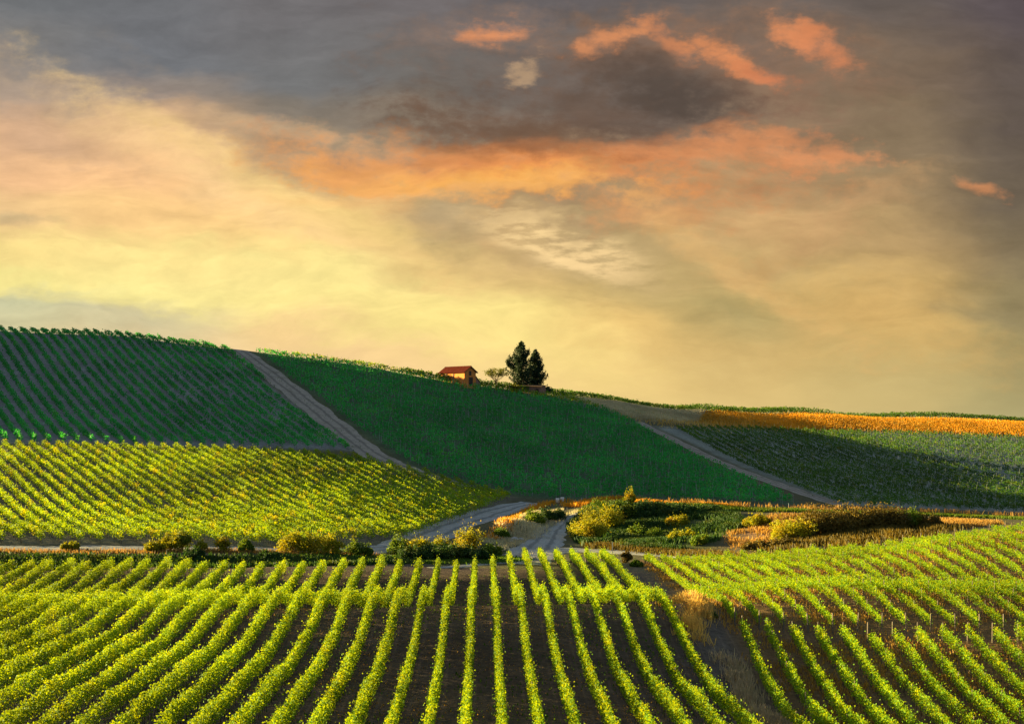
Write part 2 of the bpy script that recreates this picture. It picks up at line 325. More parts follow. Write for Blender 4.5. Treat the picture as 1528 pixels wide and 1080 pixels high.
def plain(name, c, rough=.85, var=.25, scale=2.0, bump=0.0, spec=.2):
    m, g, out = mat_new(name); tc = g.n.new('ShaderNodeTexCoord')
    n = g.noise(tc.outputs['Object'], scale, 5, .6).outputs['Fac']; k = g.rng(n, .3, .7, 1 - var, 1 + var, smooth=False)
    cc = g.n.new('ShaderNodeCombineColor')
    for i in range(3): g.l.new(k, cc.inputs[i])
    d = g.n.new('ShaderNodeBsdfPrincipled'); g.put(d.inputs['Base Color'], g.mul(c, cc.outputs[0])); d.inputs['Roughness'].default_value = rough
    d.inputs['Specular IOR Level'].default_value = spec
    if bump:
        b = g.n.new('ShaderNodeBump'); b.inputs[0].default_value = bump; b.inputs[1].default_value = .1; g.l.new(n, b.inputs['Height']); g.l.new(b.outputs[0], d.inputs['Normal'])
    g.l.new(d.outputs[0], out.inputs[0]); return m
M = {}
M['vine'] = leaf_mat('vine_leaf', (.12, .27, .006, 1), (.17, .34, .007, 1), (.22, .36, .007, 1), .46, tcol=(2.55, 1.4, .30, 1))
M['vine_sunlit'] = leaf_mat('vine_leaf_sunlit', (.12, .26, .006, 1), (.21, .36, .006, 1), (.33, .36, .006, 1), .44, tcol=(2.1, 1.35, .35, 1))  # the sun's yellow is put into this leaf colour, for the lit field
M['vine_shaded'] = leaf_mat('vine_leaf_shaded', (.022, .29, .070, 1), (.045, .38, .070, 1), (.10, .40, .05, 1), .40)  # cool green of the shade put into the leaf colour, for the shaded slopes
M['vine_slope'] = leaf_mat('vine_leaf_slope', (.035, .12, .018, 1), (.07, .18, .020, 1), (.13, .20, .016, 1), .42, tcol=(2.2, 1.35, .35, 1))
M['bush_green'] = leaf_mat('bush_leaf', (.07, .15, .010, 1), (.14, .20, .012, 1), (.24, .22, .014, 1), .38)
M['bush_gold'] = leaf_mat('bush_leaf_golden', (.22, .26, .01, 1), (.36, .33, .012, 1), (.42, .28, .014, 1), .42)
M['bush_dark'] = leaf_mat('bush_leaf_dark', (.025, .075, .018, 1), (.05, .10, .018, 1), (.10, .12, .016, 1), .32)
M['bush_brown'] = leaf_mat('bush_leaf_brown', (.085, .07, .015, 1), (.14, .10, .018, 1), (.20, .14, .022, 1), .35)
M['cypress'] = leaf_mat('cypress_leaf', (.018, .040, .020, 1), (.030, .055, .022, 1), (.045, .060, .018, 1), .18)
M['tree'] = leaf_mat('tree_leaf', (.07, .09, .012, 1), (.12, .13, .014, 1), (.16, .14, .014, 1), .4)
M['straw'] = leaf_mat('dry_grass', (.34, .20, .05, 1), (.46, .28, .06, 1), (.24, .15, .06, 1), .45, tcol=(1.2, 1.0, .7, 1))
M['gold_grass'] = leaf_mat('golden_grass', (.58, .27, .015, 1), (.72, .36, .02, 1), (.50, .28, .02, 1), .45, tcol=(1.2, 1.0, .6, 1))
M['grey_grass'] = leaf_mat('grey_dry_grass', (.52, .47, .29, 1), (.66, .58, .36, 1), (.42, .44, .24, 1), .45, tcol=(1.1, 1.0, .8, 1))
M['pale_grass'] = leaf_mat('pale_seed_grass', (.42, .34, .20, 1), (.60, .46, .28, 1), (.34, .28, .16, 1), .45, tcol=(1.1, 1.0, .8, 1))
M['gold_pale'] = leaf_mat('pale_golden_grass', (.55, .38, .10, 1), (.72, .50, .13, 1), (.45, .32, .12, 1), .5, tcol=(1.2, 1.05, .7, 1))
M['green_grass'] = leaf_mat('green_grass', (.05, .13, .02, 1), (.09, .17, .02, 1), (.14, .16, .02, 1), .4)
M['wood'] = plain('grey_wood_post', (.13, .105, .08, 1)); M['trunk'] = plain('vine_bark', (.075, .05, .035, 1)); M['bark'] = plain('tree_bark', (.085, .06, .042, 1), scale=4)
M['stake'] = plain('pale_metal_stake', (.34, .36, .36, 1), .5)
M['rock'] = plain('pale_rock', (.36, .34, .31, 1), scale=3, bump=.6); M['white'] = plain('white_plastic', (.72, .70, .66, 1), .5, .08)

def track_mat(name, c, c2):
    m, g, out = mat_new(name); geo = g.n.new('ShaderNodeNewGeometry'); pos = geo.outputs['Position']
    uvn = g.n.new('ShaderNodeUVMap'); sp = g.n.new('ShaderNodeSeparateXYZ'); g.l.new(uvn.outputs[0], sp.inputs[0])
    n1 = g.noise(pos, .5, 6, .65).outputs['Fac']; n2 = g.noise(pos, 3.2, 5, .7).outputs['Fac']
    col = g.mix(g.rng(n1, .35, .68), c, c2); n5 = g.noise(pos, .22, 5, .7).outputs['Fac']; col = g.mix(g.rng(n5, .5, .68, 0, .6), col, (c[0] * .55, c[1] * .55, c[2] * .42, 1))
    # wheel ruts: two darker lines along the strip
    w = g.math('ADD', sp.outputs[0], g.math('MULTIPLY', g.math('SUBTRACT', n1, .5), .18))
    r1 = g.math('ABSOLUTE', g.math('SUBTRACT', g.math('ABSOLUTE', g.math('SUBTRACT', w, .5)), .17))
    col = g.mix(g.rng(r1, .085, .02, 0, .8), col, (c[0] * .55, c[1] * .55, c[2] * .55, 1))
    k = g.rng(n2, .3, .7, .62, 1.35, smooth=False); cc = g.n.new('ShaderNodeCombineColor')
    for i in range(3): g.l.new(k, cc.inputs[i])
    d = g.n.new('ShaderNodeBsdfPrincipled'); g.put(d.inputs['Base Color'], g.mul(col, cc.outputs[0])); d.inputs['Roughness'].default_value = .95; d.inputs['Specular IOR Level'].default_value = .1
    b = g.n.new('ShaderNodeBump'); b.inputs[0].default_value = .5; b.inputs[1].default_value = .15; g.l.new(n2, b.inputs['Height']); g.l.new(b.outputs[0], d.inputs['Normal'])
    g.l.new(d.outputs[0], out.inputs[0]); return m
M['track'] = track_mat('gravel_track', (.33, .33, .30, 1), (.43, .41, .36, 1))
M['dirt'] = track_mat('dirt_track', (.30, .255, .20, 1), (.37, .31, .24, 1))

def ground_mat():
    m, g, out = mat_new('soil_and_turf'); geo = g.n.new('ShaderNodeNewGeometry'); pos = geo.outputs['Position']
    at_ = g.n.new('ShaderNodeAttribute'); at_.attribute_name = 'soil'
    n1 = g.noise(pos, .12, 6, .6).outputs['Fac']; n2 = g.noise(pos, 1.6, 6, .7).outputs['Fac']; n3 = g.noise(pos, 9, 3, .6).outputs['Fac']
    k = g.math('MULTIPLY', g.math('MULTIPLY', g.rng(n1, .3, .7, .78, 1.22, smooth=False), g.rng(n2, .3, .7, .62, 1.38, smooth=False)), g.rng(n3, .3, .7, .8, 1.2, smooth=False))
    cc = g.n.new('ShaderNodeCombineColor')
    for i in range(3): g.l.new(k, cc.inputs[i])
    col = g.mul(at_.outputs['Color'], cc.outputs[0])
    # wheel lines between the rows of the near vineyard (rows 2.5 m apart)
    sp = g.n.new('ShaderNodeSeparateXYZ'); g.l.new(pos, sp.inputs[0])
    lat = g.math('MULTIPLY', g.math('ADD', sp.outputs[0], g.math('MULTIPLY', sp.outputs[1], .0198)), 1 / 2.5)
    fr = g.math('FRACT', g.math('ADD', lat, 100.5)); a = g.math('ABSOLUTE', g.math('SUBTRACT', fr, .5))   # 0 on the alley's middle? rows at .5
    rut = g.rng(g.math('ABSOLUTE', g.math('SUBTRACT', a, .27)), .07, .02, 0, 1)
    near = g.rng(sp.outputs[1], 200, 185, 0, .5)
    rr = g.math('MULTIPLY', g.math('MULTIPLY', rut, near), g.rng(n1, .35, .6, .3, 1))
    col = g.mix(rr, col, g.mul(col, (1.7, 1.65, 1.6, 1)))
    d = g.n.new('ShaderNodeBsdfPrincipled'); g.put(d.inputs['Base Color'], col); d.inputs['Roughness'].default_value = .95; d.inputs['Specular IOR Level'].default_value = .08
    b = g.n.new('ShaderNodeBump'); b.inputs[0].default_value = .7; b.inputs[1].default_value = .25; g.l.new(n2, b.inputs['Height']); g.l.new(b.outputs[0], d.inputs['Normal'])
    g.l.new(d.outputs[0], out.inputs[0]); return m
M['ground'] = ground_mat()

# ------------------------------------------------------------------ plan polygons of the fields
def inpoly(X, Y, poly):
    X = np.asarray(X, float); Y = np.asarray(Y, float); r = np.zeros(X.shape, bool); n = len(poly)
    for i in range(n):
        x1, y1 = poly[i]; x2, y2 = poly[(i + 1) % n]
        if y1 == y2: continue
        c = ((y1 > Y) != (y2 > Y)) & (X < (x2 - x1) * (Y - y1) / (y2 - y1) + x1); r ^= c
    return r
def PW(pts): return [ground(a, b) for a, b in pts]
def soft(X, Y, poly, w=3.0):
    s = np.zeros(X.shape); off = [(0, 0), (w, 0), (-w, 0), (0, w), (0, -w)]
    for a, b in off: s += inpoly(X + a, Y + b, poly)
    return s / len(off)

breakline = [(-80, 664), (0, 667), (190, 668), (360, 672), (530, 678)]
polyE = PW([(-60, 660), (190, 664), (360, 668), (534, 672)]) + [at(335, 436)[:2], at(300, 447)[:2], at(150, 447)[:2], at(0, 445)[:2], at(-160, 446)[:2], (-165, 350)]
polyD = [(-140, 316)] + PW([(0, 669), (190, 671), (360, 676), (540, 687), (600, 704), (680, 724), (768, 743)]) + PW([(700, 772), (600, 808)]) + [at(420, 216)[:2], at(190, 214)[:2], at(0, 212.5)[:2], at(-200, 212)[:2]]
polyF = [at(378, 440)[:2]] + PW([(425, 560), (480, 598), (540, 645), (605, 690), (668, 716), (790, 742)]) + PW([(900, 746), (1050, 748), (1195, 753), (1150, 731), (1100, 709), (1050, 688), (1000, 662), (940, 629), (900, 612)]) + [at(840, 470)[:2], at(764, 462)[:2], at(680, 455)[:2], at(540, 451)[:2], at(430, 445)[:2]]
polyG = PW([(978, 637), (1035, 662), (1088, 688), (1155, 715), (1262, 754), (1370, 758), (1528, 764)]) + [(152, 322), (210, 430), (225, 500)] + PW([(1528, 652), (1370, 646), (1200, 643), (1100, 639)])
polyGold = PW([(1040, 630), (1100, 634), (1250, 638), (1400, 643), (1528, 648)]) + [(230, 515), (238, 560)] + [at(1528, 556)[:2], at(1370, 546)[:2], at(1200, 526)[:2], at(1050, 494)[:2]]
polyGrey = PW([(900, 608), (950, 626), (1040, 630)]) + [at(1050, 502)[:2], at(960, 486)[:2], at(880, 472)[:2], at(830, 462)[:2]]

# ------------------------------------------------------------------ the ground sheet, coloured by what grows on it
soil = np.zeros(MX.shape + (4,), np.float32); soil[..., 3] = 1
def setc(mask, c):
    for i in range(3): soil[..., i] = soil[..., i] * (1 - mask) + c[i] * mask
setc(np.ones(MX.shape), (.11, .10, .05))
near = (MY < 205).astype(float)
setc(near, (.098, .071, .054))
rightblock = ((MX + .0198 * MY) / 2.5 > 9.6) & (MY < 232) & (MX < 140)
setc(rightblock.astype(float) * .75, (.20, .115, .045))
strip = np.exp(-(((MX + .0198 * MY) / 2.5 - 9.0) / .9) ** 2) * (MY < 215)
setc(strip * .7, (.14, .115, .085))
setc(soft(MX, MY, polyE, 2), (.25, .24, .225)); setc(soft(MX, MY, polyD, 2), (.16, .145, .105))
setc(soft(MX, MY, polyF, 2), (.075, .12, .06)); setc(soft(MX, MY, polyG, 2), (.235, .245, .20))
setc(soft(MX, MY, polyGold, 3), (.40, .24, .05)); setc(soft(MX, MY, polyGrey, 3), (.44, .40, .25))
bare = PW([(1085, 800), (1110, 775), (1160, 770), (1300, 772), (1440, 776), (1500, 781), (1440, 788), (1360, 790), (1250, 800), (1160, 815), (1090, 818)]); setc(soft(MX, MY, bare, 3) * .8, (.30, .17, .09))
green = PW([(850, 785), (880, 758), (1000, 758), (1100, 768), (1110, 785), (1050, 818), (1000, 824), (870, 815)]); setc(soft(MX, MY, green, 3) * .8, (.06, .085, .025))
ny, nx = MX.shape
idx = np.arange(ny * nx).reshape(ny, nx)
fc = np.stack([idx[:-1, :-1], idx[:-1, 1:], idx[1:, 1:], idx[1:, :-1]], -1).reshape(-1, 4)
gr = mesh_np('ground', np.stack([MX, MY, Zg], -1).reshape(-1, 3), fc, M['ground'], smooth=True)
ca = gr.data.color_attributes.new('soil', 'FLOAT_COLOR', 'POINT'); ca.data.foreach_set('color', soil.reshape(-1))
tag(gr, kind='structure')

def ribbon(name, pts, widths, mat, lift=.06):
    """dirt track draped on the ground; pts are plan points, widths in metres"""
    P = np.array([p[:2] for p in pts], float); t = np.linspace(0, len(P) - 1, (len(P) - 1) * 14 + 1); i = np.clip(t.astype(int), 0, len(P) - 2); f = (t - i)[:, None]
    p0, p1, p2, p3 = P[np.maximum(i - 1, 0)], P[i], P[i + 1], P[np.minimum(i + 2, len(P) - 1)]
    Q = .5 * (2 * p1 + (p2 - p0) * f + (2 * p0 - 5 * p1 + 4 * p2 - p3) * f ** 2 + (3 * p1 - p0 - 3 * p2 + p3) * f ** 3)
    Wd = np.interp(t, range(len(P)), widths); d = np.gradient(Q, axis=0); d /= np.linalg.norm(d, axis=1, keepdims=True) + 1e-9; nrm = np.stack([-d[:, 1], d[:, 0]], 1)
    m = 9; s = np.linspace(-.5, .5, m); e = 1 + .10 * np.sin(np.arange(len(t)) * .9)[:, None] * np.sign(s)[None] + rng.normal(0, .035, (len(t), m))
    V = Q[:, None] + nrm[:, None] * (s[None, :, None] * Wd[:, None, None] * e[:, :, None])
    z = H(V[..., 0], V[..., 1]) + lift; z[:, 0] -= lift * 1.6; z[:, -1] -= lift * 1.6
    vv = np.concatenate([V, z[..., None]], -1).reshape(-1, 3); idx = np.arange(len(t) * m).reshape(len(t), m)
    f4 = np.stack([idx[:-1, :-1], idx[:-1, 1:], idx[1:, 1:], idx[1:, :-1]], -1).reshape(-1, 4)
    o = mesh_np(name, vv, f4, mat, smooth=True); uv = o.data.uv_layers.new(name='UVMap'); u = np.tile((s + .5), len(t)); vlen = np.repeat(t, m)
    li = np.empty(len(o.data.loops), np.int32); o.data.loops.foreach_get('vertex_index', li); uv.data.foreach_set('uv', np.stack([u[li], vlen[li]], 1).ravel())
    return tag(o, kind='structure')
ribbon('hill_track', [at(352, 452)[:2]] + PW([(362, 527), (430, 578), (496, 631), (566, 683), (636, 709), (700, 727)]), [7, 7.5, 8, 8, 7.5, 6, 4], M['dirt'])
ribbon('slope_track', PW([(952, 629), (1022, 664), (1075, 690), (1142, 716), (1212, 740), (1262, 755)]), [4.2, 4.6, 4.8, 5, 5, 4.4], M['dirt'])
ribbon('valley_road', PW([(770, 842), (796, 824), (812, 808), (822, 793), (838, 779), (862, 768), (892, 760)]), [9, 9.5, 8, 6.2, 5, 4.2, 3.0], M['track'], .09)
ribbon('field_road', PW([(640, 848), (700, 844), (750, 838), (795, 828), (850, 821), (940, 825), (1040, 831), (1160, 835)]), [1.2, 2.6, 4.5, 6.5, 6.0, 5.0, 3.8, 2], M['track'], .06)
ribbon('left_road', [at(-150, 208.5)[:2], at(0, 208.5)[:2], at(190, 210)[:2], at(360, 212)[:2], at(500, 217)[:2]] + PW([(600, 815), (665, 790), (725, 768), (790, 750)]), [4.6, 4.6, 4.6, 5, 5.5, 8, 9, 8, 5], M['track'], .08)

# ------------------------------------------------------------------ vine rows
ORD = ['first', 'second', 'third', 'fourth', 'fifth', 'sixth', 'seventh', 'eighth', 'ninth', 'tenth', 'eleventh', 'twelfth', 'thirteenth', 'fourteenth', 'fifteenth', 'sixteenth', 'seventeenth', 'eighteenth', 'nineteenth']
TENS = ['', '', 'twent', 'thirt', 'fort', 'fift']
def ordinal(n):
    if n < 20: return ORD[n - 1]
    t, r = divmod(n, 10)
    return TENS[t] + 'ieth' if r == 0 else TENS[t] + 'y-' + ORD[r - 1]
def post_mesh(name, w, h, mat):
    b = MB(); b.box((0, 0, h / 2 - .1), (w, w, h + .2)); b.add([(-w / 2, -w / 2, h), (w / 2, -w / 2, h), (w / 2, w / 2, h), (-w / 2, w / 2, h), (0, 0, h + w * .4)], [(0, 1, 4), (1, 2, 4), (2, 3, 4), (3, 0, 4)])
    me = bpy.data.meshes.new(name); me.from_pydata(b.v, [], b.f); me.update(); me.materials.append(mat); return me
POST = post_mesh('post', .07, 1.85, M['wood']); ENDPOST = post_mesh('post', .11, 2.0, M['wood'])
STAKE = None
def vine_row(line, label, group, mat, dens, leaf, width=.36, h0=.55, h1=1.95, vine=1.0, gaps=.02, posts=0.0, trunks=True, shoots=.05, stakes=0.0, sparse=0.0, bead=.22):
    """line: plan polyline. One row = foliage, posts, the vines' trunks"""
    P = np.array(line, float); seg = np.hypot(*(P[1:] - P[:-1]).T); cum = np.concatenate([[0], np.cumsum(seg)]); Lr = cum[-1]
    if Lr < 3: return None
    def pos(s): return np.interp(s, cum, P[:, 0]), np.interp(s, cum, P[:, 1])
    nv = max(2, int(Lr / vine)); vig = np.clip(rng.normal(1, .17 + sparse * .3, nv + 1), .35, 1.4); gap = rng.random(nv + 1) < gaps + sparse * .2
    topj = rng.normal(0, .11, nv + 1) + .13 * np.sin(np.arange(nv + 1) * .37 + rng.random() * 6) + .08 * np.sin(np.arange(nv + 1) * .13 + rng.random() * 6)
    n = int(Lr * dens); s = rng.random(n) * Lr; vi = np.clip((s / vine).astype(int), 0, nv)
    keep = (~gap[vi]) & (rng.random(n) < vig[vi]); s = s[keep]; vi = vi[keep]; n = len(s)
    frac = (s / vine) % 1.0 - .5
    t = rng.beta(1.7, 1.25, n); hh = h0 + (h1 * (.93 + .09 * vig[vi]) + topj[vi] - h0 - bead * (2 * frac) ** 2 * (0.4 + 1.2 * sparse)) * t
    prof = .55 + .75 * np.sin(PI * np.clip(t * .85 + .12, 0, 1)); c = np.clip(rng.normal(0, .62, n), -1.15, 1.15) * width * prof * (.8 + .35 * vig[vi])
    if shoots:
        m = rng.random(n) < shoots; hh[m] += rng.random(m.sum()) ** 2 * .7; c[m] *= 1.6
    s = s + rng.normal(0, .06, n)
    X, Y = pos(s); d = P[-1] - P[0]; d /= np.hypot(*d); X = X - d[1] * c; Y = Y + d[0] * c
    Z = H(X, Y) + hh
    x0, y0 = pos(0.0); o3 = np.array([float(x0), float(y0), float(H(x0, y0))])
    V, Fq = leaf_quads(np.stack([X, Y, Z], 1) - o3, leaf * rng.uniform(.6, 1.35, n), up=.25)
    root = empty('vine_row', o3.tolist()); tag(root, label, 'vine row', group)
    mesh_np('foliage', V, Fq, mat, root)
    if trunks:
        ts = np.arange(vine * .5, Lr, vine); ts = ts[~gap[np.clip((ts / vine).astype(int), 0, nv)]]; x, y = pos(ts); z = H(x, y); x = x + rng.normal(0, .03, len(x)); k = len(x); r = .035
        lean = rng.normal(0, .08, (k, 2)); B = np.stack([x, y, z - .1], 1) - o3; T = B + np.concatenate([lean, np.full((k, 1), .95)], 1)
        ring = np.array([(1, 0, 0), (-.5, .87, 0), (-.5, -.87, 0)]); V = np.empty((k, 6, 3)); V[:, :3] = B[:, None] + ring * r; V[:, 3:] = T[:, None] + ring * r * .7
        b = (np.arange(k) * 6)[:, None]; Fq = np.concatenate([b + np.array([[0, 1, 4, 3]]), b + np.array([[1, 2, 5, 4]]), b + np.array([[2, 0, 3, 5]])])
        tag(mesh_np('vine_trunk', V.reshape(-1, 3), Fq, M['trunk'], root), kind='stuff')
    if posts:
        ps = list(np.arange(0, Lr, posts))[:98] + [Lr]
        for i, q in enumerate(ps):
            end = i == 0 or i == len(ps) - 1
            x, y = pos(q); p = bpy.data.objects.new('post', ENDPOST if end else POST); COL.objects.link(p); p.parent = root
            p.location = (x - o3[0], y - o3[1], float(H(x, y)) - o3[2]); p.rotation_euler = (rng.normal(0, .03), rng.normal(0, .03), rng.random())
    if stakes:
        ts = np.arange(stakes * .5, Lr, stakes) + 0.0; ts += rng.normal(0, .2, len(ts)); x, y = pos(ts); z = H(x, y); k = len(x)
        B = np.stack([x, y, z], 1) - o3; hgt = rng.uniform(1.9, 2.25, k); r = .028; ring = np.array([(1, 0, 0), (-.5, .87, 0), (-.5, -.87, 0)])
        V = np.empty((k, 6, 3)); V[:, :3] = B[:, None] + ring * r; V[:, 3:] = B[:, None] + ring * r; V[:, 3:, 2] += hgt[:, None]
        b = (np.arange(k) * 6)[:, None]; Fq = np.concatenate([b + np.array([[0, 1, 4, 3]]), b + np.array([[1, 2, 5, 4]]), b + np.array([[2, 0, 3, 5]])])
        tag(mesh_np('stake', V.reshape(-1, 3), Fq, M['stake'], root), kind='stuff')
    return root
def clip(p, q, poly, step=.5):
    """longest run of the segment p-q inside the polygon"""
    p = np.array(p, float); q = np.array(q, float); n = int(np.hypot(*(q - p)) / step) + 2; t = np.linspace(0, 1, n); X = p[0] + (q[0] - p[0]) * t; Y = p[1] + (q[1] - p[1]) * t
    ins = inpoly(X, Y, poly); best = None; i = 0
    while i < n:
        if ins[i]:
            j = i
            while j + 1 < n and ins[j + 1]: j += 1
            if best is None or j - i > best[1] - best[0]: best = (i, j)
            i = j + 1
        else: i += 1
    if best is None: return None
    i, j = best; return [(X[i], Y[i]), (X[j], Y[j])]

# near vineyard, rows run away from the camera, 2.5 m apart
def nx_(u, Y): return 2.5 * u - .0198 * Y
cnt = 0
for j in range(8, -27, -1):
    u = j - .5; ye = float(np.interp(u, [-26, -12, -1, 1, 2.5, 7.5], [186, 186, 196, 206, 222, 228])) + rng.normal(0, .8)
    # start where the row enters the picture, or in front of it
    edge = 764 / F; ys = 88.0
    if u < 0:
        while nx_(u, ys) / ys < -edge - .09: ys += 1
    cnt += 1
    vine_row([(nx_(u, ys), ys), (nx_(u, ye), ye)], f'{ordinal(cnt)} tall green vine row left of the weedy bare strip in the nearest vineyard', 'rows of the near vineyard left of the weedy strip', M['vine'], 270, .135, width=.275 if u < -3 else .215, h1=2.05, posts=5.5, shoots=.07)
cnt = 0
for k in range(0, 31):
    u = 10.2 + k
    ye = float(np.interp(u, [10, 16, 20, 24, 30, 36], [225, 224, 220, 214, 212, 214])); gap0 = 141.6 + .03 * k; ys = 144.6 + .03 * k; edge = 764 / F + .09
    Y = ys
    while nx_(u, Y) / Y > edge: Y += 1
    if Y < ye - 8:
        vine_row([(nx_(u, Y), Y), (nx_(u, ye), ye)], f'{ordinal(k+1)} vine row right of the weedy strip, beyond the cross path in the near vineyard', 'rows of the near vineyard right of the weedy strip, beyond the cross path', M['vine'], 130, .145, width=.19, h1=1.62, posts=5.5, shoots=.07)
    Y = 88
    while nx_(u, Y) / Y > edge: Y += 1
    if Y < gap0 - 3:
        lo = u - .9 + (Y - 105) * .022; hi = u + .1
        vine_row([(nx_(lo, Y), Y), (nx_(hi, gap0), gap0)], f'{ordinal(k+1)} loose vine row right of the weedy strip, this side of the cross path', 'rows of the near vineyard right of the weedy strip, on this side of the cross path', M['vine'], 200, .138, width=.25, h1=1.9, posts=5.0, shoots=.07, sparse=.25, gaps=.04)

# sunlit field and shaded slope on the left: same rows, 3.4 m apart across
TD = .55; nD = nE = 0
for i in range(44):
    c = 178 - 3.35 * i
    r = clip((c - TD * 470, 470), (c - TD * 200, 200), polyE)
    if r and np.hypot(r[0][0] - r[1][0], r[0][1] - r[1][1]) > 6:
        nE += 1
        vine_row(r, f'{ordinal(nE)} shaded hillside vine row left of the pale dirt track', 'shaded vine rows on the left hillside', M['vine_shaded'], 34, .36, width=.40, h0=.35, h1=1.85, stakes=2.2, shoots=.04, sparse=.15, vine=1.1)
for i in range(52):
    c = 178 - 3.05 * i
    r = clip((c - TD * 470, 470), (c - TD * 200, 200), polyD)
    if r and np.hypot(r[0][0] - r[1][0], r[0][1] - r[1][1]) > 4:
        nD += 1
        vine_row(r, f'{ordinal(nD)} sunlit yellow-green vine row counting left from the gravel margin below the dirt track', 'sunlit vine rows of the middle field', M['vine_sunlit'], 84, .22, width=.36, h1=1.95, stakes=0, shoots=.06, sparse=.06, gaps=.02, bead=.12)
# big shaded slope between the two tracks: rows along the contour
nF = 0
for i in range(60):
    Y0 = 306 + 2.9 * i; r = clip((-120, Y0 - 9), (95, Y0 + 17), polyF)
    if r and abs(r[0][0] - r[1][0]) > 8:
        nF += 1
        vine_row(r, f'{ordinal(nF)} dark green vine row up the slope between the two dirt tracks', 'dark vine rows between the two dirt tracks', M['vine'] if Y0 > 443 else M['vine_shaded'], 21, .38, width=.42, h0=.3, h1=1.75, stakes=3.2, trunks=False, vine=1.2, sparse=.5, gaps=.05)  # crest rows take the yellower leaf colour to look sunlit
nG = 0
for i in range(58):
    c = 141 + 3.5 * i; r = clip((c - .20 * 530, 530), (c - .20 * 300, 300), polyG)
    if r and r[0][1] - r[1][1] > 8:
        nG += 1
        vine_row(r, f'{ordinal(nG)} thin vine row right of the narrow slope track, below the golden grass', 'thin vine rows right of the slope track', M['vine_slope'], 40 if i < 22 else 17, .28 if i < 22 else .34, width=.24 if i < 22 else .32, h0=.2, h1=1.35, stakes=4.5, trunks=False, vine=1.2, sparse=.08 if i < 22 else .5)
# rows along the skyline
for k, (dy, a, b, what) in enumerate([(-3, 640, 1560, 'frontmost'), (1.5, 640, 1560, 'middle'), (6, 700, 1560, 'rearmost')]):
    pts = [at(px, Y + dy)[:2] for px, Y in zip([600, 680, 764, 830, 900, 975, 1050, 1125, 1200, 1285, 1370, 1450, 1540], [449, 452, 458, 466, 478, 494, 510, 527, 545, 555, 565, 570, 576])]
    vine_row(pts, f'{what} of the three vine rows along the skyline above the golden grass', 'vine rows along the skyline', M['vine_slope'], 46, .38, width=.6, h0=.2, h1=2.25, stakes=6, trunks=False, vine=1.2, sparse=.2)  # darker slope leaf gives the skyline rows a backlit tone

# ------------------------------------------------------------------ grass and weeds (stuff)
def grass(name, poly, n, h, mat, label, w=.10, lean=.25, clump=None, jit=.45):
    P = np.array(poly); lo, hi = P.min(0) - jit * 2, P.max(0) + jit * 2; X = rng.uniform(lo[0], hi[0], n * 3); Y = rng.uniform(lo[1], hi[1], n * 3); k = inpoly(X + rng.normal(0, jit, n * 3), Y + rng.normal(0, jit * 1.6, n * 3), poly)
    if clump:
        nz = np.sin(X * clump + 1.7 * np.sin(Y * clump * .7)) * np.sin(Y * clump * 1.1 + 1.3 * np.sin(X * clump * .6)) + rng.normal(0, .35, len(X)); k &= nz > .1
    X, Y = X[k][:n], Y[k][:n]; m = len(X); Z = H(X, Y); a = rng.uniform(0, PI, m); hh = h * rng.uniform(.5, 1.3, m); lx, ly = rng.normal(0, lean, m) * hh, rng.normal(0, lean, m) * hh
    ww = w * rng.uniform(.6, 1.5, m); V = np.empty((m, 4, 3)); dx, dy = np.cos(a) * ww, np.sin(a) * ww
    V[:, 0] = np.stack([X - dx, Y - dy, Z - .05], 1); V[:, 1] = np.stack([X + dx, Y + dy, Z - .05], 1)
    V[:, 2] = np.stack([X + dx * .25 + lx, Y + dy * .25 + ly, Z + hh], 1); V[:, 3] = np.stack([X - dx * .6 + lx * .8, Y - dy * .6 + ly * .8, Z + hh * .85], 1)
    o = mesh_np(name, V.reshape(-1, 3), np.arange(m * 4).reshape(m, 4), mat); tag(o, label, 'grass', kind='stuff'); return o
def band(pts, w):
    """plan polygon around a plan polyline"""
    P = np.array([p[:2] for p in pts], float); d = np.gradient(P, axis=0); d /= np.linalg.norm(d, axis=1, keepdims=True); nn = np.stack([-d[:, 1], d[:, 0]], 1) * w / 2
    return [tuple(p) for p in (P + nn)] + [tuple(p) for p in (P - nn)[::-1]]
grass('golden_grass', polyGold, 60000, .75, M['gold_grass'], 'band of tall golden dry grass below the skyline vines', .12, jit=3)
grass('dry_grass', polyGold, 9000, .85, M['gold_pale'], 'paler stalks mixed into the band of golden grass', .10, jit=5, clump=.16)
grass('dry_grass', PW([(930, 614), (1040, 622), (1140, 630), (1140, 637), (1040, 634), (960, 628)]), 6000, .8, M['gold_pale'], 'pale gold grass where the golden band fades out towards the track', .10, jit=4)
grass('weeds', polyGold, 6000, .7, M['green_grass'], 'green weeds mixed into the band of golden grass', .12, clump=.1)
grass('dry_grass', polyGrey, 24000, .9, M['grey_grass'], 'greyish dry grass at the head of the slope track', .12)
grass('dry_grass', band([(nx_(9.0, Y) + .25 * math.sin(Y * .3), Y) for Y in range(88, 138, 5)], 1.3), 9000, .95, M['pale_grass'], 'pale dry weeds down the bare strip in the near vineyard', .05, clump=.9)
grass('dry_grass', band([(nx_(8.55 + .5 * math.sin(Y * .35), Y), Y) for Y in (137, 141, 145, 149, 153, 157)], 1.9), 7000, .95, M['gold_pale'], 'golden dry grass at the crest of the weedy strip', .035, clump=1.1)
grass('dry_weeds', [(nx_(9.8, 95), 95), (nx_(37, 95), 95), (nx_(37, 226), 226), (nx_(9.8, 222), 222)], 52000, .38, M['straw'], 'orange dry weeds between the vine rows on the right', .07, clump=.33)
grass('weeds', [(-75, 92), (18, 92), (17, 200), (-75, 184)], 9000, .22, M['green_grass'], 'scattered green weeds on the dark soil between the near vine rows', .07, clump=.28)
